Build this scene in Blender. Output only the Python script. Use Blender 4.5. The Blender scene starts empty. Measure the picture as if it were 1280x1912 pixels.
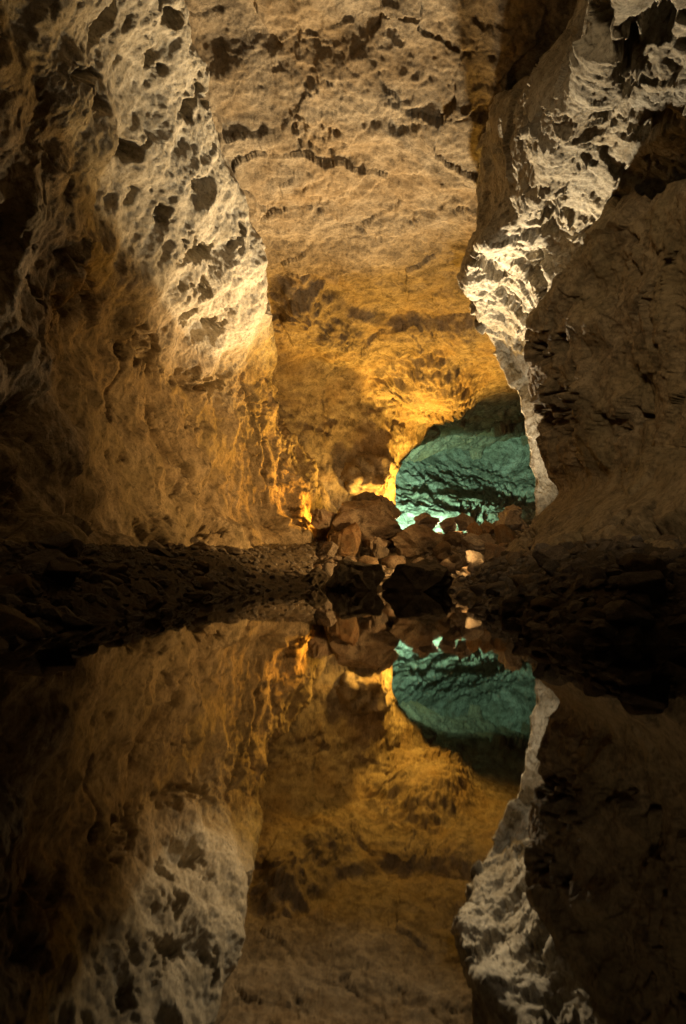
import bpy, math, random
import numpy as np
from mathutils import Matrix, Vector, Euler

# ------------------------------------------------------------------ camera
SC = bpy.context.scene
COL = SC.collection
PITCH, ROLL, CAM_H = math.radians(4.93), math.radians(1.3), 0.29
F_PX, CX, CY = 1912 * 24 / 36, 640.0, 956.0
cam_d = bpy.data.cameras.new('camera')
cam_d.sensor_fit = 'VERTICAL'; cam_d.sensor_height = 36; cam_d.lens = 24
cam_d.clip_start = 0.02; cam_d.clip_end = 200
cam = bpy.data.objects.new('camera', cam_d); COL.objects.link(cam)
CAM_M = Matrix.Translation((0, 0, CAM_H)) @ Matrix.Rotation(math.pi / 2 + PITCH, 4, 'X') @ Matrix.Rotation(ROLL, 4, 'Z')
cam.matrix_world = CAM_M
SC.camera = cam

# ------------------------------------------------------------------ world: a cave, no daylight, only the dim glow of the passage behind
W = bpy.data.worlds.new('World'); SC.world = W; W.use_nodes = True
bg = W.node_tree.nodes['Background']
bg.inputs[0].default_value = (1.0, 0.74, 0.42, 1); bg.inputs[1].default_value = 0.032

SC.view_settings.view_transform = 'Standard'; SC.view_settings.look = 'None'
SC.view_settings.exposure = 0.6; SC.view_settings.gamma = 1
SC.cycles.use_denoising = True
SC.cycles.max_bounces = 8; SC.cycles.diffuse_bounces = 4; SC.cycles.glossy_bounces = 3
SC.cycles.caustics_reflective = False; SC.cycles.caustics_refractive = False
SC.cycles.sample_clamp_indirect = 4

# ------------------------------------------------------------------ photo coordinates <-> the place
RM = np.array(CAM_M.to_3x3()); CAM = np.array([0, 0, CAM_H])
def ray(px, py):
    return RM @ np.array([(px - CX) / F_PX, (CY - py) / F_PX, -1.0])
def at(px, py, d):
    r = ray(px, py); return CAM + r * (d / r[1])
def wat(px, py, z=0.0):
    r = ray(px, py); return CAM + r * ((z - CAM_H) / r[2])
def to_px(P):
    q = (P - CAM) @ RM
    dz = np.where(-q[..., 2] > 0.05, -q[..., 2], np.nan)
    return CX + F_PX * q[..., 0] / dz, CY - F_PX * q[..., 1] / dz

# ------------------------------------------------------------------ the lamps of the show cave, tucked behind the rocks, plus added fill spots
def spot(name, pos, aim, power, color, angle, blend=0.5, size=0.06):
    l = bpy.data.lights.new(name, 'SPOT'); l.energy = power; l.color = color
    l.spot_size = math.radians(angle); l.spot_blend = blend; l.shadow_soft_size = size
    o = bpy.data.objects.new(name, l); COL.objects.link(o); o.location = pos
    o.rotation_euler = (Vector(aim) - Vector(pos)).to_track_quat('-Z', 'Y').to_euler()
    return o
spot('floodlight_white', (3.2, 18.7, 1.11), (-2.3, 5.0, 5.8), 9500, (1.0, 0.80, 0.50), 72, 1.0, 0.18)
spot('floodlight_cream', (1.95, 18.5, 1.62), (2.6, 6.0, 5.0), 8500, (1.0, 0.82, 0.54), 38, 1.0, 0.12)
spot('floodlight_edge', (3.5, 11.9, 1.2), (3.35, 12.3, 5.0), 300, (1.0, 0.82, 0.55), 150, 0.8, 0.05)
spot('fill_brown', (3.35, 12.0, 1.15), (-3.0, 14.0, 1.5), 1250, (1.0, 0.57, 0.19), 98, 1.0, 0.15)  # added warm fill, brightens the lower left wall and the pile
spot('floodlight_amber', at(790, 994, 19.7), at(745, 540, 16.2), 2200, (1.0, 0.52, 0.07), 140, 0.7, 0.15)
spot('floodlight_ochre', at(725, 982, 18.3), at(600, 640, 17.0), 650, (1.0, 0.54, 0.09), 125, 0.9, 0.15)
spot('floodlight_orange', at(612, 966, 16.9), at(480, 850, 14.8), 330, (1.0, 0.42, 0.04), 140, 1.0, 0.10)
spot('floodlight_warm', at(676, 955, 17.75), at(668, 890, 19.0), 40, (1.0, 0.66, 0.28), 150, 0.8, 0.10)
spot('floodlight_green', at(800, 998, 22.3), at(800, 955, 26.8), 2900, (0.50, 1.0, 0.66), 78, 1.0, 0.1)
# soft fill spot added behind the camera, high left, to brighten the right wall
spot('fill_right_wall', (-1.6, -1.5, 3.6), (3.1, 7.0, 2.5), 640, (1.0, 0.74, 0.42), 44, 0.9, 0.5)

# ------------------------------------------------------------------ noise
rng = np.random.default_rng(7)
_perm = np.concatenate([rng.permutation(256)] * 3).astype(np.int32)
_grad = np.array([[1,1,0],[-1,1,0],[1,-1,0],[-1,-1,0],[1,0,1],[-1,0,1],[1,0,-1],[-1,0,-1],[0,1,1],[0,-1,1],[0,1,-1],[0,-1,-1],[1,1,0],[-1,1,0],[0,-1,1],[0,-1,-1]], np.float32)
def perlin(P, scale=1.0, seed=0.0):
    Q = (P * scale + seed * 17.31 + 100.0).astype(np.float32)
    I = np.floor(Q).astype(np.int32); Fr = Q - I; I &= 255
    U = Fr * Fr * Fr * (Fr * (Fr * 6 - 15) + 10)
    out = 0
    for dx in (0, 1):
        wx = U[:, 0] if dx else 1 - U[:, 0]
        a = _perm[I[:, 0] + dx]
        for dy in (0, 1):
            wy = U[:, 1] if dy else 1 - U[:, 1]
            b = _perm[a + I[:, 1] + dy]
            for dz in (0, 1):
                wz = U[:, 2] if dz else 1 - U[:, 2]
                g = _grad[_perm[b + I[:, 2] + dz] & 15]
                out = out + wx * wy * wz * (g[:, 0] * (Fr[:, 0] - dx) + g[:, 1] * (Fr[:, 1] - dy) + g[:, 2] * (Fr[:, 2] - dz))
    return out
def fbm(P, scale, octs, seed=0.0, gain=0.5):
    o = 0; a = 1.0
    for k in range(octs):
        o = o + a * perlin(P, scale * 2.03 ** k, seed + k); a *= gain
    return o
def ridged(P, scale, octs, seed=0.0, gain=0.55):
    o = 0; a = 1.0
    for k in range(octs):
        o = o + a * (1 - 2.2 * np.abs(perlin(P, scale * 2.07 ** k, seed + k))); a *= gain
    return o
def smooth(a, b, x):
    t = np.clip((x - a) / (b - a), 0, 1); return t * t * (3 - 2 * t)
def cells(P, cell, seed):
    """the eight cells round each point: jittered centre, three hash values"""
    Q = (P / cell + seed * 13.7 + 50).astype(np.float32)
    I = np.floor(Q - 0.5).astype(np.int32)
    for dx in (0, 1):
        for dy in (0, 1):
            for dz in (0, 1):
                C = I + np.array([dx, dy, dz], np.int32)
                h = _perm[(_perm[(_perm[C[:, 0] & 255] + C[:, 1]) & 255] + C[:, 2]) & 255]
                h2 = _perm[h + 31]; h3 = _perm[h + 77]
                yield h, h2, h3, Q - C - np.stack([h, h2, h3], 1).astype(np.float32) / 256.0
def pits(P, cell, prob, seed, rmin=0.15, rmax=0.5):
    """0..1 field of separate rounded hollows, one per lucky cell"""
    out = np.zeros(len(P), np.float32)
    for h, h2, h3, D in cells(P, cell, seed):
        r = rmin + (rmax - rmin) * ((h2 ^ h3) / 255.0) ** 2
        out = np.maximum(out, np.where(_perm[h + 113] < prob * 256, np.clip(1.12 - (D * D).sum(1) / (r * r), 0, 1) * (r / rmax) ** 0.6, 0))
    return out
def facets(P, cell, seed):
    """broken rock: every block is a tilted face of its own with sharp joints to the next"""
    best = np.full(len(P), 1e9, np.float32); val = np.zeros(len(P), np.float32)
    for h, h2, h3, D in cells(P, cell, seed):
        d = (D * D).sum(1); k = d < best
        t = np.stack([_perm[h + 7], _perm[h2 + 19], _perm[h3 + 41]], 1).astype(np.float32) / 127.5 - 1
        v = (t * D).sum(1) * 0.9 + (_perm[h2 + 91] / 127.5 - 1) * 0.35
        val = np.where(k, v, val); best = np.where(k, d, best)
    return val * cell

# ------------------------------------------------------------------ materials
def nodes_of(name):
    m = bpy.data.materials.new(name); m.use_nodes = True
    nt = m.node_tree; return m, nt, nt.nodes, nt.links, nt.nodes['Principled BSDF']
def rock_material(name, pale, mid, dark, stain, scale=1.0, bump=0.5, rough=0.9, stain_amt=0.5, vary=False, crust=None):
    m, nt, N, L, B = nodes_of(name)
    tc = N.new('ShaderNodeTexCoord')
    src = tc.outputs['Object']
    if vary:
        oi = N.new('ShaderNodeObjectInfo')
        ad = N.new('ShaderNodeVectorMath'); ad.operation = 'ADD'; L.new(src, ad.inputs[0])
        mu = N.new('ShaderNodeMath'); mu.operation = 'MULTIPLY'; mu.inputs[1].default_value = 37; L.new(oi.outputs['Random'], mu.inputs[0])
        L.new(mu.outputs[0], ad.inputs[1]); src = ad.outputs[0]
    def noise(s, det, rgh, dist=0.0):
        n = N.new('ShaderNodeTexNoise'); n.inputs['Scale'].default_value = s * scale; n.inputs['Detail'].default_value = det
        n.inputs['Roughness'].default_value = rgh; n.inputs['Distortion'].default_value = dist
        L.new(src, n.inputs['Vector']); return n.outputs['Fac']
    def ramp(f, p0, p1, c0=(0,0,0,1), c1=(1,1,1,1)):
        r = N.new('ShaderNodeValToRGB'); r.color_ramp.elements[0].position = p0; r.color_ramp.elements[1].position = p1
        r.color_ramp.elements[0].color = c0; r.color_ramp.elements[1].color = c1; L.new(f, r.inputs[0]); return r.outputs[0]
    def mix(f, a, b):
        x = N.new('ShaderNodeMix'); x.data_type = 'RGBA'
        if isinstance(f, float): x.inputs[0].default_value = f
        else: L.new(f, x.inputs[0])
        for k, v in ((6, a), (7, b)):
            if isinstance(v, tuple): x.inputs[k].default_value = (*v, 1)
            else: L.new(v, x.inputs[k])
        return x.outputs[2]
    c = mix(ramp(noise(1.3, 8, 0.62, 0.6), 0.38, 0.60), mid, pale)
    c = mix(ramp(noise(4.1, 10, 0.72, 0.8), 0.45, 0.64), c, dark)
    bl_ = N.new('ShaderNodeMath'); bl_.operation = 'MULTIPLY'; bl_.inputs[1].default_value = 0.6
    L.new(ramp(noise(1.7, 9, 0.72, 0.3), 0.54, 0.66), bl_.inputs[0]); c = mix(bl_.outputs[0], c, dark)
    st = N.new('ShaderNodeMath'); st.operation = 'MULTIPLY'; st.inputs[1].default_value = stain_amt
    L.new(ramp(noise(0.55, 6, 0.6, 1.0), 0.45, 0.65), st.inputs[0])
    c = mix(st.outputs[0], c, stain)
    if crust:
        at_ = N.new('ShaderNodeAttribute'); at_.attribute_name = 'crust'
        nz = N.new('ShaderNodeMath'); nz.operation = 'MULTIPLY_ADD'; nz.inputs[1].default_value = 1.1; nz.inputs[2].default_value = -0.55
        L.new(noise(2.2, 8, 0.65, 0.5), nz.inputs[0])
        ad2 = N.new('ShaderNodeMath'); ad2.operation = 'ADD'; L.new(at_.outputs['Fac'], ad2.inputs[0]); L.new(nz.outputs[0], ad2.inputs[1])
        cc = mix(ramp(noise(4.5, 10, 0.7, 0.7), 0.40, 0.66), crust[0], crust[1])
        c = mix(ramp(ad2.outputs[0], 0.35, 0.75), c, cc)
    sp = ramp(noise(19, 6, 0.8), 0.36, 0.52, (0.30, 0.28, 0.25, 1), (1, 1, 1, 1))
    x = N.new('ShaderNodeMix'); x.data_type = 'RGBA'; x.blend_type = 'MULTIPLY'; x.inputs[0].default_value = 0.7
    L.new(c, x.inputs[6]); L.new(sp, x.inputs[7])
    out_c = x.outputs[2]
    if vary:
        hs = N.new('ShaderNodeHueSaturation'); rv = N.new('ShaderNodeMapRange'); rv.inputs[3].default_value = 0.55; rv.inputs[4].default_value = 1.35
        L.new(oi.outputs['Random'], rv.inputs[0]); L.new(rv.outputs[0], hs.inputs['Value'])
        m7 = N.new('ShaderNodeMath'); m7.operation = 'MULTIPLY'; m7.inputs[1].default_value = 7.13; L.new(oi.outputs['Random'], m7.inputs[0])
        f7 = N.new('ShaderNodeMath'); f7.operation = 'FRACT'; L.new(m7.outputs[0], f7.inputs[0])
        rs = N.new('ShaderNodeMapRange'); rs.inputs[3].default_value = 0.55; rs.inputs[4].default_value = 1.15
        L.new(f7.outputs[0], rs.inputs[0]); L.new(rs.outputs[0], hs.inputs['Saturation']); L.new(out_c, hs.inputs['Color']); out_c = hs.outputs[0]
    L.new(out_c, B.inputs['Base Color'])
    B.inputs['Roughness'].default_value = rough; B.inputs['Specular IOR Level'].default_value = 0.25
    b1 = N.new('ShaderNodeBump'); b1.inputs['Strength'].default_value = bump; b1.inputs['Distance'].default_value = 0.09 / scale
    L.new(noise(16, 8, 0.72, 0.4), b1.inputs['Height'])
    b2 = N.new('ShaderNodeBump'); b2.inputs['Strength'].default_value = bump; b2.inputs['Distance'].default_value = 0.03 / scale
    L.new(noise(48, 6, 0.75), b2.inputs['Height']); L.new(b1.outputs[0], b2.inputs['Normal'])
    L.new(b2.outputs[0], B.inputs['Normal'])
    return m
M_CEIL = rock_material('ochre_ceiling_rock', (0.33, 0.27, 0.19), (0.23, 0.18, 0.118), (0.10, 0.076, 0.05), (0.27, 0.175, 0.075), 1.0, 0.38)
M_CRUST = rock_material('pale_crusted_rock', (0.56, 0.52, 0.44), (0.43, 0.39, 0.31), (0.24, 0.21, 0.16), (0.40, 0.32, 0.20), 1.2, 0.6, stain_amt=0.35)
M_WALL = rock_material('brown_wall_rock', (0.36, 0.28, 0.18), (0.27, 0.20, 0.115), (0.10, 0.075, 0.045), (0.24, 0.19, 0.10), 1.0, 0.5, crust=((0.54, 0.49, 0.40), (0.30, 0.26, 0.19)))
M_FAR = rock_material('far_chamber_rock', (0.50, 0.48, 0.40), (0.34, 0.32, 0.25), (0.12, 0.11, 0.08), (0.34, 0.30, 0.20), 0.8, 0.6)
M_STONE = rock_material('basalt_stone', (0.46, 0.34, 0.22), (0.34, 0.24, 0.15), (0.15, 0.105, 0.07), (0.36, 0.19, 0.09), 1.8, 0.9, vary=True)
M_DARK = rock_material('dark_wet_stone', (0.36, 0.27, 0.175), (0.25, 0.18, 0.115), (0.10, 0.075, 0.05), (0.17, 0.11, 0.06), 1.8, 0.9, rough=0.7, vary=True)
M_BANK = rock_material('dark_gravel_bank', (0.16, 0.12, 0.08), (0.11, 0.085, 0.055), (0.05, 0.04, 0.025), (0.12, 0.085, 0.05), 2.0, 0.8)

def water_material():
    m, nt, N, L, B = nodes_of('still_pool_water')
    B.inputs['Base Color'].default_value = (0.004, 0.003, 0.002, 1)
    B.inputs['Roughness'].default_value = 0.022; B.inputs['IOR'].default_value = 1.9
    tc = N.new('ShaderNodeTexCoord'); n = N.new('ShaderNodeTexNoise'); n.inputs['Scale'].default_value = 2.2; n.inputs['Detail'].default_value = 2
    L.new(tc.outputs['Object'], n.inputs['Vector'])
    b = N.new('ShaderNodeBump'); b.inputs['Strength'].default_value = 0.03; b.inputs['Distance'].default_value = 0.01
    L.new(n.outputs['Fac'], b.inputs['Height']); L.new(b.outputs[0], B.inputs['Normal'])
    return m
M_WATER = water_material()

# ------------------------------------------------------------------ sheets of rock: a cubic loft through measured points, then real relief
def cr_basis(n_ctrl, n_out):
    """Catmull-Rom interpolation matrix n_out x n_ctrl"""
    Mx = np.zeros((n_out, n_ctrl))
    for i, t in enumerate(np.linspace(0, n_ctrl - 1, n_out)):
        k = min(int(t), n_ctrl - 2); u = t - k
        w = [-0.5*u + u*u - 0.5*u**3, 1 - 2.5*u*u + 1.5*u**3, 0.5*u + 2*u*u - 1.5*u**3, -0.5*u*u + 0.5*u**3]
        for j, ww in enumerate(w):
            q = k - 1 + j
            if q < 0: Mx[i, 0] += 2*ww; Mx[i, 1] -= ww
            elif q > n_ctrl - 1: Mx[i, -1] += 2*ww; Mx[i, -2] -= ww
            else: Mx[i, q] += ww
    return Mx
def loft(ctrl, nr, nc):
    C = np.array(ctrl, float)
    A = cr_basis(C.shape[0], nr); B = cr_basis(C.shape[1], nc)
    G = np.einsum('ai,ijk,bj->abk', A, C, B)
    du = np.gradient(G, axis=1); dv = np.gradient(G, axis=0)
    Nn = np.cross(du, dv); Nn /= np.linalg.norm(Nn, axis=2, keepdims=True) + 1e-9
    view = CAM - G
    if np.median((Nn * view).sum(2)) < 0: Nn = -Nn
    return G, Nn
def grid_object(name, G, mat, label, crust=None):
    nr, nc = G.shape[:2]
    me = bpy.data.meshes.new(name)
    v = G.reshape(-1, 3).astype(np.float32)
    idx = np.arange(nr * nc).reshape(nr, nc)
    q = np.stack([idx[:-1, :-1], idx[:-1, 1:], idx[1:, 1:], idx[1:, :-1]], -1).reshape(-1, 4)
    me.vertices.add(len(v)); me.vertices.foreach_set('co', v.ravel())
    me.loops.add(q.size); me.loops.foreach_set('vertex_index', q.ravel().astype(np.int32))
    me.polygons.add(len(q)); me.polygons.foreach_set('loop_start', np.arange(0, q.size, 4, dtype=np.int32))
    me.polygons.foreach_set('use_smooth', np.ones(len(q), bool))
    me.update(calc_edges=True)
    if crust is not None:
        me.attributes.new('crust', 'FLOAT', 'POINT').data.foreach_set('value', crust.astype(np.float32))
    me.materials.append(mat)
    o = bpy.data.objects.new(name, me); COL.objects.link(o)
    o['kind'] = 'structure'; o['label'] = label
    return o
def carve(px, py, feats, P, wob=10.0):
    """hollows (+) and bulges (-) where the photograph shows them: (px, py, rx, ry, degrees, metres[, edge])"""
    wx = px + wob * fbm(P, 3.0, 3, 3.3); wy = py + wob * fbm(P, 3.0, 3, 9.1)
    rag = 1.1 * fbm(P, 3.2, 4, 6.6, 0.6); inner = 1 + 0.8 * fbm(P, 7.0, 3, 4.4)
    out = np.zeros(len(P))
    for f in feats:
        x0, y0, rx, ry, a, dep = f[:6]; edge = f[6] if len(f) > 6 else 0.5
        c, s = math.cos(math.radians(a)), math.sin(math.radians(a))
        dx, dy = wx - x0, wy - y0
        d = np.sqrt(((c*dx + s*dy) / rx) ** 2 + ((-s*dx + c*dy) / ry) ** 2)
        soft = max(edge, 0.6)
        w = 1 - smooth(1 - soft, 1.2, d + (rag if dep > 0 and edge < 0.85 else 0)); w[np.isnan(w)] = 0
        out += w * dep * (inner if dep > 0 else 1)
    return out
def cracks(px, py, lines, P, wob=9.0):
    wx = px + wob * fbm(P, 4.0, 3, 5.3); wy = py + wob * fbm(P, 4.0, 3, 2.1)
    out = np.zeros(len(P))
    for width, dep, pts in lines:
        best = np.full(len(P), 1e9)
        for (x0, y0), (x1, y1) in zip(pts[:-1], pts[1:]):
            vx, vy = x1 - x0, y1 - y0
            t = np.clip(((wx - x0)*vx + (wy - y0)*vy) / (vx*vx + vy*vy), 0, 1)
            best = np.minimum(best, np.hypot(wx - x0 - t*vx, wy - y0 - t*vy))
        w = 1 - smooth(0.3, 1.0, best / width); w[np.isnan(w)] = 0
        out = np.maximum(out, w * dep)
    return out
def V(*a): return np.array(a, float)
def relief(ctrl, nr, nc, fn, wander=0.0):
    G, Nn = loft(ctrl, nr, nc)
    if wander:
        F = G.reshape(-1, 3)
        G = G + wander * np.stack([fbm(F, 0.9, 2, 91, 0.35), 0.6 * fbm(F, 0.9, 1, 95), fbm(F, 1.0, 2, 98, 0.35)], 1).reshape(G.shape)
    P = G.reshape(-1, 3); px, py = to_px(P)
    h = fn(P, px, py); crust = None
    if isinstance(h, tuple): h, crust = h
    return G + Nn * h.reshape(nr, nc, 1), crust
def box(px, py, x0, x1, y0, y1, s=40):
    w = smooth(x0 - s, x0 + s, px) * (1 - smooth(x1 - s, x1 + s, px)) * smooth(y0 - s, y0 + s, py) * (1 - smooth(y1 - s, y1 + s, py))
    return np.nan_to_num(w)

# --- ceiling: a long vault that dips towards the far chamber
CE = [
    [V(-2.6,-6,6.0), V(-1.6,-6,6.6), V(-0.5,-6,6.9), V(0.6,-6,6.9), V(1.6,-6,6.6), V(2.8,-6,6.0)],
    [V(-2.3,0,6.6), V(-1.4,0,7.2), V(-0.4,0,7.4), V(0.6,0,7.4), V(1.6,0,7.2), V(2.8,0,6.6)],
    [at(160,-300,5.8), at(360,-300,6.0), at(560,-300,6.1), at(760,-300,6.1), at(980,-300,6.0), at(1250,-300,5.8)],
    [at(250,0,7.9), at(420,0,8.3), at(580,0,8.4), at(740,0,8.3), at(900,0,8.1), at(1110,0,7.7)],
    [at(310,200,9.4), at(460,200,9.8), at(600,200,10.0), at(740,200,9.9), at(880,200,9.7), at(1010,200,9.5)],
    [at(400,400,12.0), at(500,400,12.4), at(620,400,12.6), at(740,400,12.6), at(860,400,12.4), at(970,400,12.0)],
    [at(440,540,14.8), at(530,540,15.0), at(640,540,15.2), at(750,540,15.2), at(860,540,15.0), at(950,540,14.6)],
    [at(460,640,16.0), at(560,640,16.6), at(660,640,17.3), at(760,640,17.3), at(870,640,17.1), at(980,640,16.7)],
    [at(480,740,17.8), at(580,740,18.5), at(680,740,19.2), at(775,735,19.9), at(885,715,19.8), at(1010,700,19.0)],
    [at(500,960,18.4), at(610,960,19.0), at(724,960,20.0), at(745,862,21.0), at(830,768,21.8), at(1020,722,21.3)],
    [at(480,1030,20.0), at(590,1020,20.6), at(690,1000,22.4), at(722,850,23.6), at(850,800,25.5), at(1020,760,25.0)],
    [at(480,1040,21.5), at(590,1030,22.5), at(680,1010,24.5), at(730,860,27.0), at(870,840,30.5), at(1030,810,29.5)],
]
def ceil_fn(P, px, py):
    Ps = P * np.array([0.8, 0.8, 1.5])
    h = 0.16 * fbm(P, 0.55, 3, 1) + 0.09 * ridged(Ps, 0.8, 4, 2) * 0.45 + 0.020 * fbm(P, 5.0, 4, 4, 0.66)
    h -= 0.02 * pits(P + 0.12 * np.stack([perlin(P, 5, 1), perlin(P, 5, 2), perlin(P, 5, 3)], 1), 0.42, 0.16, 1, 0.1, 0.45)
    h -= carve(px, py, [
        (597,250,30,20,10,0.42,0.3), (560,238,24,10,10,0.20), (755,226,30,18,-12,0.42,0.3), (720,190,22,13,0,0.28), (640,178,26,10,0,0.10),
        (580,142,13,8,0,0.2), (622,155,14,8,0,0.2), (660,90,80,16,5,0.05), (670,30,50,15,20,0.06), (735,70,18,10,40,0.2), (780,150,40,14,-20,0.1),
        (605,375,45,16,-28,0.16), (570,345,22,10,-30,0.22), (800,395,45,10,-22,0.16), (825,380,20,7,-50,0.15), (640,300,50,8,0,0.12), (700,320,26,7,10,0.1),
        (862,630,30,40,10,-0.35,0.6), (905,680,40,25,20,-0.25,0.6), (560,545,46,24,25,-0.25), (505,655,45,30,0,0.18),
        (890,90,50,35,-30,0.10), (960,60,40,30,0,-0.12), (800,270,90,50,-10,-0.18,0.9), (520,200,80,60,0,-0.12,0.9), 
        (560,860,40,60,0,-0.2,0.9), (660,770,80,60,0,-0.3,0.9)], P, 16) * 0.18
    h += 0.08 * facets(P + 0.10 * np.stack([fbm(P, 2, 3, 1), fbm(P, 2, 3, 2), fbm(P, 2, 3, 3)], 1), 1.1, 1) + 0.06 * facets(P * np.array([1, 1, 1.6]), 0.33, 2)
    h -= carve(px, py, [(795,715,95,66,0,-0.7,0.65), (640,640,70,40,20,-0.3,0.9), (560,560,50,40,20,-0.35,0.9)], P, 14)
    h += smooth(21.5, 23.0, P[:, 1]) * (0.30 * facets(P + 0.2 * np.stack([fbm(P, 1, 2, 1), fbm(P, 1, 2, 2), fbm(P, 1, 2, 3)], 1), 1.3, 11) + 0.10 * fbm(P, 1.5, 4, 12, 0.6))
    # the step that crosses the vault
    ydge = np.interp(np.nan_to_num(px), [440, 590, 660, 720, 800, 900], [505, 548, 585, 602, 610, 600])
    stp = smooth(-14, 6, np.nan_to_num(py) + 10 * fbm(P, 1.5, 3, 8) - ydge)
    h += 0.2 * (stp - 0.5) * box(px, py, 560, 900, 400, 740, 50)
    h -= 0.15 * cracks(px, py, [(6, 0.12, [(560,350),(600,330),(660,300),(730,300)]), (6,0.14,[(585,390),(640,365),(700,345)]), (5,0.1,[(780,405),(830,385)]),
                         (5,0.1,[(620,210),(560,190)]), (6,0.10,[(690,235),(730,215),(790,215),(860,225)]), (5,0.10,[(650,760),(700,735),(790,740)]), (5,0.08,[(560,700),(600,650),(650,620)])], P)
    return h
G, *_ = relief(CE, 700, 420, ceil_fn)
grid_object('cave_ceiling', G, M_CEIL, 'ochre rock vault of the cave above the still pool')

# --- left wall: undercut lower wall, pitted buttress above, orange rib at its far end, earth shelf at its foot
rows = [
    [V(-2.6,-6,0.5), V(-2.9,-6,0.8), V(-3.2,-6,2), V(-3.3,-6,3), V(-3.2,-6,4), V(-2.9,-6,4.8), V(-2.7,-6,5.3), V(-2.3,-6,5.8), V(-1.6,-6,6.3), V(-1.7,-6,6.9)],
    [V(-2.6,1.5,0.5), V(-2.8,1.5,0.8), V(-3.1,1.5,2), V(-3.2,1.5,3), V(-3.1,1.5,4), V(-2.9,1.5,4.8), V(-2.6,1.5,5.4), V(-2.2,1.5,6.0), V(-1.6,1.5,6.6), V(-1.7,1.5,7.3)],
    [at(-300,1030,4.4), at(-320,990,4.7), at(-330,800,5.0), at(-350,580,5.0), at(-330,330,4.8), at(-250,60,4.5), at(-120,-180,4.4), at(60,-380,4.4), at(250,-480,4.6), at(220,-560,5.2)],
    [at(0,1027,6.0), at(-30,985,6.4), at(-20,800,6.7), at(-30,600,6.8), at(-20,400,6.4), at(10,210,6.0), at(70,50,5.9), at(170,-100,5.9), at(300,-210,6.2), at(270,-260,7.0)],
    [at(110,1026,7.0), at(90,975,7.5), at(80,800,7.9), at(70,620,7.9), at(90,430,7.2), at(130,260,6.8), at(190,120,6.8), at(270,10,7.0), at(338,-30,7.3), at(310,-80,8.2)],
    [at(230,1024,9.0), at(210,955,9.7), at(200,800,10.0), at(180,640,9.8), at(210,480,9.0), at(250,350,8.6), at(300,240,8.5), at(350,180,8.6), at(380,165,8.8), at(355,130,9.8)],
    [at(340,1023,11.2), at(330,945,12.1), at(310,800,12.1), at(290,680,11.7), at(310,560,11.0), at(350,480,10.6), at(392,420,10.5), at(432,385,10.6), at(454,380,11.0), at(430,355,12.2)],
    [at(430,1021,13.0), at(420,940,14.1), at(398,820,14.0), at(380,720,13.6), at(390,650,13.1), at(415,600,12.8), at(445,570,12.7), at(475,550,12.9), at(498,540,13.4), at(475,520,14.6)],
    [at(500,1019,15.0), at(480,950,15.8), at(455,860,15.6), at(440,780,15.2), at(440,725,14.9), at(452,690,14.8), at(470,665,14.9), at(490,650,15.3), at(506,645,16.0), at(495,632,17.0)],
    [at(592,1000,17.0), at(590,960,17.2), at(565,900,16.9), at(535,840,16.8), at(515,800,16.7), at(508,770,16.8), at(508,745,17.1), at(512,730,17.6), at(514,720,18.2), at(500,705,19.0)],
    [at(615,1000,18.9), at(614,960,18.9), at(590,900,18.8), at(562,840,18.7), at(540,800,18.8), at(530,770,19.0), at(528,745,19.2), at(524,730,19.4), at(518,720,19.6), at(505,710,20.0)],
]
LE = [[rows[c][r] for c in range(len(rows))] for r in range(len(rows[0]))]
LE.insert(0, [p + V(0.1, -0.1, -0.6) for p in LE[0]])
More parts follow.
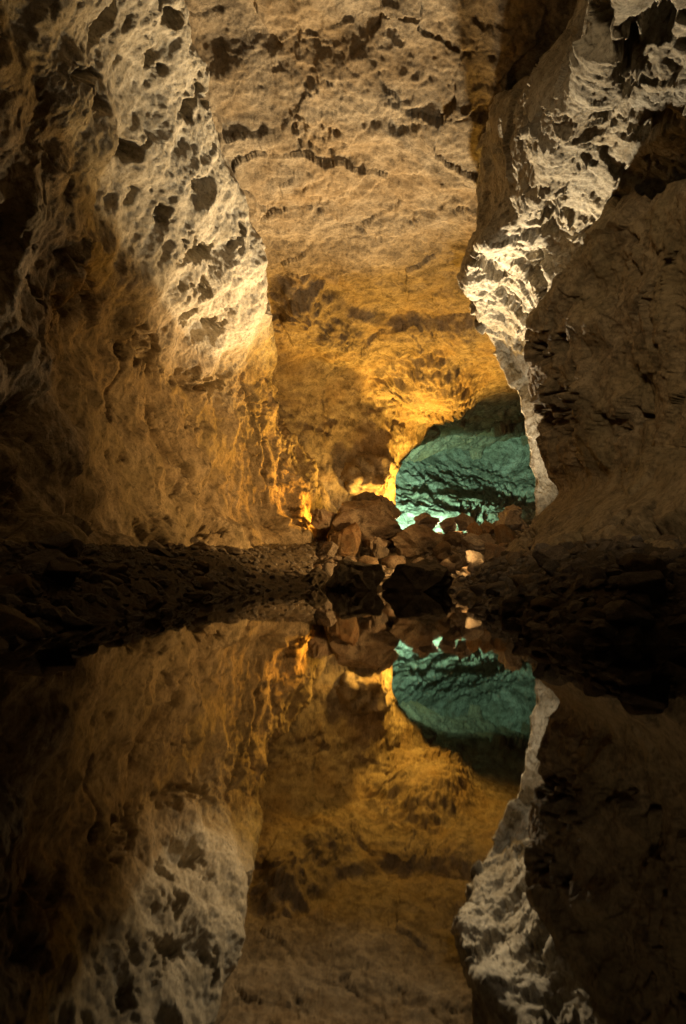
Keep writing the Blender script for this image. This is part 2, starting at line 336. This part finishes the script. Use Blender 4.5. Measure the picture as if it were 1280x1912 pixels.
def left_fn(P, px, py):
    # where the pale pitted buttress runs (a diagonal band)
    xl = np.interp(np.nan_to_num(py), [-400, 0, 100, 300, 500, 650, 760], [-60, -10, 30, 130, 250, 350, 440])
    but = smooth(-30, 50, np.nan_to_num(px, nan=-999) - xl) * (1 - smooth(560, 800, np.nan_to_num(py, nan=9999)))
    warp = 0.07 * np.stack([fbm(P, 6, 2, 1), fbm(P, 6, 2, 5), fbm(P, 6, 2, 9)], 1)
    Pw = (P + warp) * np.array([1.0, 1.0, 0.75])
    h = 0.22 * fbm(P, 0.5, 3, 11) + 0.10 * fbm(P, 0.9, 2, 12) + 0.022 * fbm(P, 6.0, 4, 14, 0.66)
    pit = 0.17 * pits(Pw, 0.62, 0.10, 2, 0.14, 0.40) + 0.10 * pits(Pw, 0.33, 0.13, 3, 0.10, 0.40) + 0.045 * pits(Pw, 0.16, 0.3, 4, 0.15, 0.45)
    h -= pit * (0.06 + 0.94 * but)
    h += but * 0.04 * fbm(P, 3.0, 4, 15, 0.65)
    low = 1 - but
    h += low * (0.14 * fbm(P, 1.1, 3, 18) + 0.03 * fbm(P, 3.0, 4, 17, 0.6))
    h -= carve(px, py, [
        (218,48,26,36,10,0.45,0.35), (322,35,18,26,-20,0.35,0.35), (165,140,34,13,5,0.30,0.35), (178,192,22,24,-30,0.36,0.35), (245,290,22,22,-20,0.34,0.35),
        (310,125,16,20,20,0.25), (345,205,14,18,0,0.2), (356,350,14,18,0,0.25), (362,470,28,22,-15,0.3,0.4), (300,405,10,16,0,0.2), (375,540,18,12,-20,0.22),
        (352,592,16,14,-40,0.25), (405,605,12,12,0,0.2), (268,355,9,14,0,0.18), (440,455,10,20,10,0.2), (380,190,10,30,-15,0.2), (450,430,8,16,0,0.2),
        (255,650,36,40,-10,0.35,0.8), (140,570,34,40,10,0.28,0.8), (40,790,45,55,20,0.4,0.9), (15,450,40,70,10,0.4,0.9), (30,640,30,30,0,0.2,0.8), (20,930,60,60,0,0.4,0.9),
        (215,770,10,14,0,0.16), (220,855,8,16,-30,0.18), (293,805,9,16,-20,0.2), (95,677,10,10,0,0.16), (395,990,34,13,10,0.25,0.5), (370,790,16,12,0,0.15), (375,715,50,16,15,0.18),
        (180,700,40,60,20,-0.15,0.9), (330,860,60,60,0,-0.12,0.9)], P) * (0.8 + 0.5 * but)
    h -= cracks(px, py, [(7, 0.16, [(283,735),(293,800),(312,840),(345,880),(350,915)]), (6,0.14,[(215,660),(205,720),(208,740)]), (5,0.12,[(324,895),(326,925)]),
                         (7, 0.11, [(488,750),(492,800),(495,860),(490,945)]), (6,0.07,[(455,700),(462,760),(478,820)]), (4,0.06,[(445,790),(462,850),(470,900)]),
                         (5,0.06,[(525,790),(530,850),(522,900)]), (5,0.1,[(120,480),(160,500),(185,560)]), (5,0.1,[(60,520),(80,580)]), (6,0.12,[(350,720),(400,720)])], P) * 1.4
    Pf = P + 0.08 * np.stack([fbm(P, 3, 3, 61), fbm(P, 3, 3, 62), fbm(P, 3, 3, 63)], 1)
    h += 0.10 * facets(Pf, 0.8, 3) * low + 0.08 * facets(Pf, 0.26, 4)
    rib = box(px, py, 440, 600, 740, 960, 25)
    h += rib * 0.04 * ridged(P * np.array([1.6, 1.6, 0.5]), 1.6, 4, 19)
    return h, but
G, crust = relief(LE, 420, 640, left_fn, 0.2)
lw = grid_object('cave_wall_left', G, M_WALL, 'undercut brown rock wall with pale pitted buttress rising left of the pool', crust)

# --- right: pitted overhang high up, and the dark lower wall that hides the lamp
hi = [  # side top, edge, middle, root, hidden
    [at(1150,-400,5.6), at(1230,-380,3.0), at(1350,-330,3.0), at(1560,-200,3.1), at(1800,-100,3.3)],
    [at(1075,0,7.4), at(1118,10,4.5), at(1215,60,4.5), at(1430,150,4.5), at(1600,220,4.7)],
    [at(1000,112,8.4), at(1066,140,5.5), at(1175,190,5.5), at(1370,280,5.6), at(1520,340,5.8)],
    [at(920,205,9.6), at(1012,250,6.8), at(1130,295,6.8), at(1290,365,6.8), at(1430,420,7.0)],
    [at(896,345,11.2), at(972,385,8.5), at(1070,405,8.5), at(1190,440,8.0), at(1320,490,8.2)],
    [at(905,450,12.8), at(882,470,10.5), at(970,500,10.5), at(1085,540,9.5), at(1200,580,9.7)],
    [at(915,545,14.2), at(876,555,12.3), at(940,578,12.3), at(1030,620,11.2), at(1130,650,11.4)],
    [at(960,640,15.6), at(922,650,14.2), at(962,664,14.0), at(1020,690,13.1), at(1110,710,13.4)],
    [at(1000,745,15.2), at(970,757,13.9), at(995,765,13.6), at(1050,780,13.5), at(1130,790,13.8)],
    [at(1020,845,15.4), at(992,850,14.0), at(1012,850,13.8), at(1060,850,14.0), at(1130,850,14.3)],
    [at(1035,940,15.4), at(1004,945,13.9), at(1024,945,13.7), at(1075,940,14.0), at(1140,940,14.3)],
    [at(1035,1040,15.4), at(1000,1040,13.9), at(1030,1040,13.7), at(1085,1030,14.0), at(1150,1030,14.3)],
]
def high_fn(P, px, py):
    warp = 0.09 * np.stack([fbm(P, 5, 2, 21), fbm(P, 5, 2, 25), fbm(P, 5, 2, 29)], 1)
    Pw = P + warp
    h = 0.12 * fbm(P, 0.7, 2, 31) + 0.13 * facets(P + 0.5 * warp, 0.75, 5) + 0.18 * facets(P + 0.25 * warp, 0.22, 6) + 0.025 * fbm(P, 5.0, 4, 34, 0.66)
    h -= 0.15 * pits(Pw, 0.7, 0.2, 5, 0.14, 0.42) + 0.09 * pits(Pw, 0.34, 0.25, 6, 0.14, 0.46) + 0.05 * pits(Pw, 0.17, 0.35, 7, 0.15, 0.5)
    h -= carve(px, py, [(1232,42,34,38,20,0.5,0.35), (1175,70,20,40,20,0.3), (1185,140,20,14,0,0.3), (1215,225,55,24,-25,0.28,0.4), (1125,220,14,20,20,0.25), (1100,440,20,24,20,0.25,0.4),
        (1030,410,24,26,30,0.3,0.4), (1210,300,12,12,0,0.2), (905,498,40,14,35,0.22,0.4), (1000,520,12,40,-20,0.2), (980,480,14,40,-30,0.2), (940,560,40,10,40,0.2), (1130,30,16,50,10,0.3)], P) * 0.65
    return h
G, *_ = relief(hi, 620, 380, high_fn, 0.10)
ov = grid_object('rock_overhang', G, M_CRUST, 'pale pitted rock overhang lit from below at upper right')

lo = [  # far end hidden, rolled back, rim, body, body, off frame, beside and behind the camera
    [V(4.4,8.0,3.4), at(1240,372,7.6), at(1195,368,6.8), at(1270,330,5.9), at(1370,290,5.0), at(1600,200,3.7), V(3.6,0,4.2), V(3.7,-6,4.2)],
    [V(4.4,8.9,3.2), at(1165,470,8.3), at(1105,455,7.5), at(1200,440,6.5), at(1310,430,5.5), at(1600,400,4.2), V(3.6,0,3.6), V(3.7,-6,3.6)],
    [V(4.6,9.5,3.0), at(1110,560,8.9), at(1050,538,8.1), at(1155,530,7.2), at(1280,530,5.9), at(1600,520,4.3), V(3.6,0,3.0), V(3.7,-6,3.0)],
    [V(4.8,10.0,2.8), at(1062,632,9.7), at(996,612,8.8), at(1100,610,7.8), at(1255,610,6.2), at(1600,610,4.4), V(3.5,0,2.6), V(3.7,-6,2.6)],
    [V(4.8,10.4,2.5), at(1055,690,10.4), at(992,690,9.4), at(1085,690,8.0), at(1245,690,6.4), at(1600,690,4.4), V(3.5,0,2.2), V(3.7,-6,2.2)],
    [V(4.9,10.7,2.5), at(1065,770,10.8), at(1008,770,9.9), at(1085,770,8.1), at(1245,770,6.4), at(1600,770,4.4), V(3.5,0,1.8), V(3.7,-6,1.8)],
    [V(4.9,10.8,2.0), at(1085,850,10.9), at(1030,850,10.1), at(1095,858,8.1), at(1245,850,6.4), at(1600,840,4.4), V(3.4,0,1.4), V(3.7,-6,1.4)],
    [V(4.9,10.8,1.6), at(1098,915,10.8), at(1050,918,10.0), at(1112,910,7.9), at(1245,890,6.2), at(1600,870,4.2), V(3.2,0,1.0), V(3.5,-6,1.0)],
    [V(4.9,10.8,1.2), at(1055,965,10.9), at(1004,968,9.9), at(1090,952,7.4), at(1235,930,5.8), at(1600,915,3.9), V(2.9,0,0.8), V(3.2,-6,0.8)],
    [V(4.9,10.8,0.9), at(1020,1000,10.9), at(970,1003,9.9), at(1070,995,6.9), at(1225,985,5.4), at(1600,985,3.7), V(2.6,0,0.6), V(2.9,-6,0.6)],
    [V(4.9,10.8,0.5), at(990,1040,10.9), at(938,1045,9.9), at(1050,1032,6.5), at(1210,1032,5.1), at(1600,1045,3.5), V(2.5,0,0.4), V(2.8,-6,0.4)],
    [V(4.9,10.8,0.0), at(980,1090,10.9), at(930,1090,9.9), at(1050,1080,6.6), at(1210,1080,5.2), at(1600,1100,3.5), V(2.5,0,0.0), V(2.8,-6,0.0)],
]
def low_fn(P, px, py):
    h = 0.34 * fbm(P, 0.55, 3, 41) * (0.2 + 0.8 * np.nan_to_num(smooth(1000, 1130, px), nan=1.0)) + 0.06 * ridged(P * np.array([1, 1, 0.7]), 1.1, 3, 42) * 0.6 + 0.16 * facets(P + 0.1 * np.stack([fbm(P, 2.5, 3, 71), fbm(P, 2.5, 3, 72), fbm(P, 2.5, 3, 73)], 1), 0.7, 7) + 0.10 * facets(P, 0.22, 8) + 0.03 * fbm(P, 6.0, 4, 44, 0.66)
    sk = np.nan_to_num(smooth(880, 930, py))
    h *= (1 - 0.55 * sk)
    h -= carve(px, py, [(1060,650,30,22,-10,0.3,0.6), (1045,790,40,30,-20,0.4,0.6), (1060,750,22,40,30,0.35,0.6), (1150,805,14,20,20,0.3,0.5), (1185,775,14,22,20,0.2), (1010,660,16,18,0,0.2),
        (1105,735,20,30,20,-0.25,0.9), (1120,600,60,50,0,-0.2,0.9), (1225,560,60,80,0,-0.15,0.9), (1230,990,60,30,0,0.6,0.4), (1090,1012,60,12,5,0.2), (985,1000,12,20,30,0.2), (1030,730,14,22,30,-0.2)], P)
    h -= cracks(px, py, [(6,0.15,[(1145,560),(1150,590),(1165,545)]), (6,0.15,[(1200,680),(1202,730),(1195,780)]), (6,0.15,[(1090,700),(1110,740),(1085,800)]), (5,0.12,[(1235,560),(1245,650)]),
                         (6,0.14,[(1045,735),(1060,770),(1080,775)]), (5,0.12,[(1180,480),(1190,520)]), (5,0.12,[(1270,470),(1220,560),(1205,590)])], P)
    return h
G, *_ = relief(lo, 420, 320, low_fn)
grid_object('cave_wall_right', G, M_WALL, 'dark brown bulging rock wall with sandy skirt right of the pool')

# --- the far chamber, seen through the arch
fa = [
    [at(620,640,23), at(720,640,24), at(820,640,25), at(920,640,25), at(1020,640,24.5), at(1120,640,23)],
    [at(640,700,24.5), at(720,700,26), at(820,700,27), at(920,705,27), at(1020,710,26.5), at(1120,715,25)],
    [at(660,770,26), at(735,770,28.5), at(830,765,30), at(920,765,30.5), at(1010,770,29.5), at(1120,775,26.5)],
    [at(670,840,26.5), at(745,835,29.5), at(830,830,32), at(920,830,33), at(1010,835,31), at(1120,840,27)],
    [at(670,895,26), at(750,885,29), at(830,878,31.5), at(920,890,32.5), at(1010,900,30), at(1120,900,26.5)],
    [at(670,930,25.3), at(750,920,27.5), at(830,915,29.5), at(920,930,30), at(1010,940,28), at(1120,940,26)],
    [at(670,965,24.5), at(755,950,26), at(835,945,27.2), at(920,960,27.4), at(1010,970,26.5), at(1120,970,25)],
    [at(670,1010,23), at(755,1004,24.6), at(835,1004,25.0), at(920,1008,25.0), at(1010,1010,24), at(1120,1010,23.5)],
    [at(670,1040,21), at(755,1034,22.5), at(835,1034,22.8), at(920,1034,22.8), at(1010,1034,22), at(1120,1034,22)],
]
def far_fn(P, px, py):
    fl = np.nan_to_num(smooth(850, 890, py))
    h = 0.25 * fbm(P, 0.35, 3, 51) + 0.06 * fbm(P, 2.0, 4, 54, 0.6)
    h += fl * (0.10 * fbm(P, 0.9, 3, 52) + 0.15 * facets(P, 0.9, 9) + 0.25 * facets(P, 0.4, 10))
    h -= carve(px, py, [(885,958,26,16,20,0.8,0.5), (960,935,50,18,15,0.5,0.6)], P)
    return h
G, *_ = relief(fa, 300, 220, far_fn)
grid_object('cave_chamber', G, M_FAR, 'far chamber with rubble slope lit green beyond the arch')

# --- rubble mound and banks (the ground the stones lie on)
mound = [
    [V(-2.6,11.2,-0.3), V(-0.9,9.9,-0.35), V(0.3,9.5,-0.35), V(1.3,9.5,-0.35), V(2.4,9.9,-0.3), V(4.0,10.4,-0.2)],
    [at(470,1070,13.0), at(590,1078,11.8), at(680,1080,11.4), at(790,1080,11.3), at(900,1072,11.6), at(1020,1048,12.0)],
    [at(480,1045,15.2), at(590,1050,14.6), at(680,1052,14.4), at(790,1050,14.2), at(900,1040,14.0), at(1010,1015,13.6)],
    [at(500,1015,16.4), at(595,1012,16.0), at(680,1010,15.8), at(790,1012,15.6), at(900,1008,15.4), at(1000,990,15.0)],
    [at(530,985,17.6), at(605,978,17.4), at(680,970,17.2), at(790,984,17.0), at(900,988,17.0), at(990,975,16.6)],
    [at(540,985,19.2), at(610,985,19.0), at(690,985,19.0), at(790,1012,18.6), at(900,1016,18.6), at(1000,1000,18.6)],
    [at(540,995,22.5), at(610,995,22.5), at(690,1000,22.5), at(790,1015,22.8), at(900,1015,22.8), at(1010,1010,22.8)],
]
def rub(amp, seed):
    def fn(P, px, py): return amp * (0.5 * fbm(P, 0.8, 2, seed) + 0.5 * ridged(P, 2.2, 4, seed + 2) * 0.6 + 0.2 * fbm(P, 9, 3, seed + 5))
    return fn
for r in mound: r[:] = [p - V(0, 0, 0.22) for p in r]
Gm, *_ = relief(mound, 170, 200, rub(0.16, 61))
grid_object('rubble_mound', Gm, M_BANK, 'rubble slope closing the far end of the pool')

topL = [(-300,1036,4.4),(0,1034,5.95),(110,1032,7.0),(230,1030,9.0),(340,1029,11.2),(430,1027,13.0),(500,1024,15.0),(590,1010,17.0)]
watL = [(-300,1245),(0,1190),(110,1172),(230,1148),(340,1122),(410,1108),(480,1101),(580,1098)]
bl = [[], [], [], []]
for (a, b) in zip(topL, watL):
    t = at(*a); w = wat(*b)
    bl[0].append(t + V(-0.5, 0.5, 0.03)); bl[1].append(t); bl[2].append(t * 0.45 + w * 0.55 + V(0, 0, 0.10)); bl[3].append(w)
bl.append([w + V(0.6, -0.25, -0.25) for w in bl[3]])
for r in bl: r.insert(0, r[0] + V(0.4, -6, 0))
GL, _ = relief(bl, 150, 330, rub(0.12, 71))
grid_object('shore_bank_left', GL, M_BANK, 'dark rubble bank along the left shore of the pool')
topR = [(905,1060,12.0),(940,1048,9.9),(1050,1034,6.6),(1210,1034,5.15),(1600,1050,3.5)]
watR = [(868,1108),(920,1128),(1005,1166),(1075,1196),(1600,1240)]
br = [[], [], [], []]
for (a, b) in zip(topR, watR):
    t = at(*a); w = wat(*b)
    br[0].append(t + V(0.6, 0.3, 0.03)); br[1].append(t); br[2].append(t * 0.45 + w * 0.55 + V(0, 0, 0.10)); br[3].append(w)
br.append([w + V(-0.5, -0.25, -0.25) for w in br[3]])
for r in br: r.append(r[-1] + V(0.0, -6, 0))
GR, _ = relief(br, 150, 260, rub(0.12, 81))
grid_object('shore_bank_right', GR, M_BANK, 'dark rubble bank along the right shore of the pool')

# --- the pool
wm = bpy.data.meshes.new('pool_water')
wm.from_pydata([(-5,-8,0),(5,-8,0),(5,16,0),(-5,16,0)], [], [(0,1,2,3)]); wm.materials.append(M_WATER)
wo = bpy.data.objects.new('pool_water', wm); COL.objects.link(wo); wo['kind'] = 'structure'; wo['label'] = 'still dark pool mirroring the cave'

# ------------------------------------------------------------------ stones
import bmesh
def rock_mesh(seed, subdiv=3, cuts=14, lo_=0.55, hi_=0.9, rough=0.06, blocky=False, peak=False):
    r = random.Random(seed)
    bm = bmesh.new(); bmesh.ops.create_icosphere(bm, subdivisions=subdiv, radius=1.0)
    P = np.array([v.co[:] for v in bm.verts])
    fs = np.array([[l.vert.index for l in f.loops] for f in bm.faces]); bm.free()
    if blocky:
        P = np.sign(P) * np.abs(P) ** 0.45; P /= np.abs(P).max()
    for k in range(cuts):
        n = np.array([r.gauss(0, 1) for _ in range(3)]); n /= np.linalg.norm(n)
        d = r.uniform(lo_, hi_) * (1.15 if blocky else 1)
        e = P @ n - d; P -= np.outer(np.clip(e, 0, None), n)
    if peak: P[:, :2] *= (1.15 - 0.5 * (P[:, 2:] + 1)) * (1 - 0.15 * P[:, 2:])
    Nn = P / (np.linalg.norm(P, axis=1, keepdims=True) + 1e-6)
    P = P + Nn * (rough * (1.2 * fbm(P, 1.6, 2, seed * 0.37) + 0.9 * fbm(P, 4.5, 3, seed * 0.71, 0.7)))[:, None]
    if blocky: P *= 1 + 0.05 * (np.abs(perlin(P * np.array([1, 1, 0.12]), 6.0, 3)) - 0.2)[:, None]
    P -= (P.max(0) + P.min(0)) / 2; P /= np.abs(P).max(0)          # fills -1..1 on each axis
    me = bpy.data.meshes.new('boulder_shape')
    me.from_pydata(P.tolist(), [], fs.tolist()); me.polygons.foreach_set('use_smooth', np.ones(len(fs), bool))
    me.materials.append(M_STONE); me.update()
    return me
def put_rock(name, me, pos, size, rot, label, cat, group=None):
    o = bpy.data.objects.new(name, me); COL.objects.link(o)
    o.location = pos; o.scale = size; o.rotation_euler = rot
    o['label'] = label; o['category'] = cat
    if group: o['group'] = group
    return o
# boulders of the mound one can tell apart: x0, x1, y0, y1 in the photograph, distance, turn, label
BIG = [
    (622,752,938,1016,16.6,0.25,'largest slab boulder near the top of the rubble pile, dark underside',0),
    (655,712,921,965,16.9,0.6,'rounded brown boulder crowning the rubble pile below the lit outcrop',0),
    (700,748,930,975,16.9,1.2,'brown boulder on top of the pile beside the green chamber',0),
    (580,628,953,990,16.1,0.3,'dark boulder at the left top of the rubble pile below the orange rib',0),
    (608,678,980,1052,15.6,0.2,'square block with vertical grooves in the left of the rubble pile',1),
    (728,838,985,1052,15.6,0.5,'broad wedge shaped boulder in the middle of the rubble pile',0),
    (695,718,1015,1062,15.0,0.1,'narrow upright stone between the grooved block and the wedge boulder',0),
    (584,612,978,1008,16.4,0.9,'small pale stone left of the big slab boulder',0),
    (588,636,1014,1046,15.4,0.2,'pale flat slab left of the grooved block',0),
    (772,822,960,992,17.2,0.4,'pale lit boulder on the pile crest right of the big slab',0),
    (818,852,968,996,17.2,1.0,'lit stone on the pile crest in front of the green light',0),
    (848,886,960,990,17.0,0.2,'pale rounded stone on the pile crest under the green slope',0),
    (872,900,976,1008,16.4,0.7,'upright lit stone at the right of the pile crest',0),
    (895,928,974,1002,16.4,0.1,'reddish stone left of the pointed orange rock',0),
    (924,985,946,1002,16.2,0.0,'pointed orange rock on the pile crest beside the right wall',2),
    (824,862,996,1026,15.8,0.3,'brown boulder right of the wedge boulder',0),
    (600,716,1050,1124,10.9,0.2,'dark boulder standing in the water, left of the two',0),
    (716,850,1050,1124,10.7,0.4,'wide dark domed boulder standing in the water',0),
    (852,905,1032,1080,13.0,0.8,'brown boulder low on the right of the rubble pile',0),
    (664,706,1042,1072,14.7,0.3,'pale slab lying below the grooved block',0),
    (676,730,1005,1040,15.6,0.8,'dark broken boulder between grooved block and wedge boulder',0),
    (535,590,1030,1072,15.0,0.4,'brown boulder at the left foot of the rubble pile',0),
    (560,612,1062,1110,11.4,0.9,'dark boulder at the water edge left of the pile',0),
    (860,930,1000,1040,15.4,0.5,'brown sloping slab below the reddish stone',0),
    (505,550,1048,1085,14.6,0.1,'dark stone where the left bank meets the pile',0),
]
for k, (x0, x1, y0, y1, d, turn, lab, blk) in enumerate(BIG):
    me = rock_mesh(100 + k, 4, 24, 0.40, 0.8, 0.10, blk == 1, blk == 2)
    me.polygons.foreach_set('use_smooth', np.zeros(len(me.polygons), bool))
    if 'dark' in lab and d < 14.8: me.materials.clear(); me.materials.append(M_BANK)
    c = at((x0 + x1) / 2, (y0 + y1) / 2, d)
    sx = (x1 - x0) / 2 / F_PX * d * 1.04; sz = (y1 - y0) / 2 / F_PX * d * 1.2
    put_rock('boulder', me, c, (sx, (sx + sz) * 0.55, sz), (0, 0, 0), lab, 'boulder', 'boulders of the rubble pile')
SMALL = [rock_mesh(300 + k, 3, 12, 0.45, 0.85, 0.08) for k in range(14)]
SMALL_DARK = []
for m_ in SMALL:
    m2 = m_.copy(); m2.materials.clear(); m2.materials.append(M_DARK); SMALL_DARK.append(m2)
rnd = random.Random(5)
def scatter(G, n, accept, smin, smax, gap, flat, zone, group, shapes, name='stone'):
    """single loose stones; zone(x, y, p) says in words where a stone lies"""
    nr, nc = G.shape[:2]; placed = []; tries = 0; by_zone = {}
    while len(placed) < n and tries < n * 60:
        tries += 1
        p = G[rnd.randrange(nr), rnd.randrange(nc)]
        x, y = to_px(p[None]); x, y = x[0], y[0]
        if not (x == x) or not accept(x, y, p): continue
        s = smin + (smax - smin) * rnd.random() ** 2.2
        if any((p[0]-q[0])**2 + (p[1]-q[1])**2 + (p[2]-q[2])**2 < (gap * (s + q[3])) ** 2 for q in placed): continue
        placed.append((*p, s))
        sz = s * rnd.uniform(*flat)
        o = put_rock(name, shapes[rnd.randrange(len(shapes))], (p[0], p[1], p[2] + sz * 0.45), (s * rnd.uniform(0.8, 1.2), s * rnd.uniform(0.6, 1.0), sz),
                 (rnd.uniform(-0.35, 0.35), rnd.uniform(-0.35, 0.35), rnd.uniform(0, 6.28)), '', 'stone', group)
        by_zone.setdefault(zone(x, y, p), []).append((s / p[1], o))
    for z, lst in by_zone.items():
        lst.sort(key=lambda t: -t[0])
        for k, (_, o) in enumerate(lst):
            o['label'] = ('largest stone ' if k == 0 else 'second largest stone ' if k == 1 else 'smaller stone ') + z
def zone_pile(x, y, p):
    side = 'left side' if x < 600 else 'middle' if x < 730 else 'right half' if x < 850 else 'right end'
    return ('low on the ' if p[2] < 0.6 else 'high on the ') + side + ' of the rubble pile'
def zone_left(x, y, p):
    run = 'at the near left edge' if x < 130 else 'left of centre' if x < 330 else 'at its far end'
    return ('at the waterline' if p[2] < 0.13 else 'on the slope') + ' of the left bank, ' + run
def zone_right(x, y, p):
    run = 'at its far end' if x < 1000 else 'in its middle' if x < 1150 else 'at the near right edge'
    return ('at the waterline' if p[2] < 0.13 else 'on the slope') + ' of the right bank, ' + run
scatter(Gm, 110, lambda x, y, p: 480 < x < 960 and p[2] > 0.0 and p[1] < 18.2, 0.09, 0.36, 0.6, (0.55, 0.9), zone_pile, 'small stones of the rubble pile', SMALL)
scatter(GL, 95, lambda x, y, p: -20 < x < 560 and p[2] > -0.03, 0.05, 0.17, 0.62, (0.35, 0.7), zone_left, 'stones of the left bank', SMALL_DARK)
scatter(GR, 95, lambda x, y, p: 860 < x < 1300 and p[2] > -0.03, 0.05, 0.16, 0.62, (0.35, 0.7), zone_right, 'stones of the right bank', SMALL_DARK)
def gravel(name, G, n, accept, smin, smax, flat, label, mat):
    """many small loose stones, too many to count, as one piece of stuff"""
    base = []
    for k in range(8):
        m_ = rock_mesh(500 + k, 1, 8, 0.5, 0.85, 0.0)
        base.append((np.array([v.co[:] for v in m_.vertices]), np.array([p.vertices[:] for p in m_.polygons]))); bpy.data.meshes.remove(m_)
    nr, nc = G.shape[:2]; Vs, Fs, off = [], [], 0
    while n:
        p = G[rnd.randrange(nr), rnd.randrange(nc)]
        x, y = to_px(p[None])
        if not (x[0] == x[0]) or not accept(x[0], y[0], p): continue
        n -= 1
        bv, bf = base[rnd.randrange(8)]
        q = smin + (smax - smin) * rnd.random() ** 2
        R3 = np.array(Euler((rnd.uniform(-.5, .5), rnd.uniform(-.5, .5), rnd.uniform(0, 6.28))).to_matrix())
        v = (bv * np.array([q, q * rnd.uniform(.6, 1), q * rnd.uniform(*flat)])) @ R3.T + p
        Vs.append(v); Fs.append(bf + off); off += len(v)
    me = bpy.data.meshes.new(name); me.from_pydata(np.concatenate(Vs).tolist(), [], np.concatenate(Fs).tolist())
    me.materials.append(mat); me.update()
    o = bpy.data.objects.new(name, me); COL.objects.link(o); o['kind'] = 'stuff'; o['label'] = label
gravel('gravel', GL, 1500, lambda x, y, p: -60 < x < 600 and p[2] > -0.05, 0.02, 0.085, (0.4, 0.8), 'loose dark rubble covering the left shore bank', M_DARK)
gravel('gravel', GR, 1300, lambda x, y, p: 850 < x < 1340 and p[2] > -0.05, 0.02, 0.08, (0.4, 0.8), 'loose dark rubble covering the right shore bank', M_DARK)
gravel('gravel', Gm, 1300, lambda x, y, p: 470 < x < 1000 and p[2] > -0.05 and p[1] < 18.6, 0.03, 0.14, (0.5, 0.9), 'loose brown rubble between the boulders of the pile', M_STONE)

# rounded outcrop at the foot of the far left wall, lit from below
oc = rock_mesh(777, 5, 24, 0.5, 0.9, 0.16)
oc.materials.clear(); oc.materials.append(M_CEIL)
c = at(666, 900, 19.75)
o = bpy.data.objects.new('rock_outcrop', oc); COL.objects.link(o); o.location = c; o.scale = (1.22, 1.15, 1.2)
o['kind'] = 'structure'; o['label'] = 'rounded rock outcrop lit from below beside the arch'
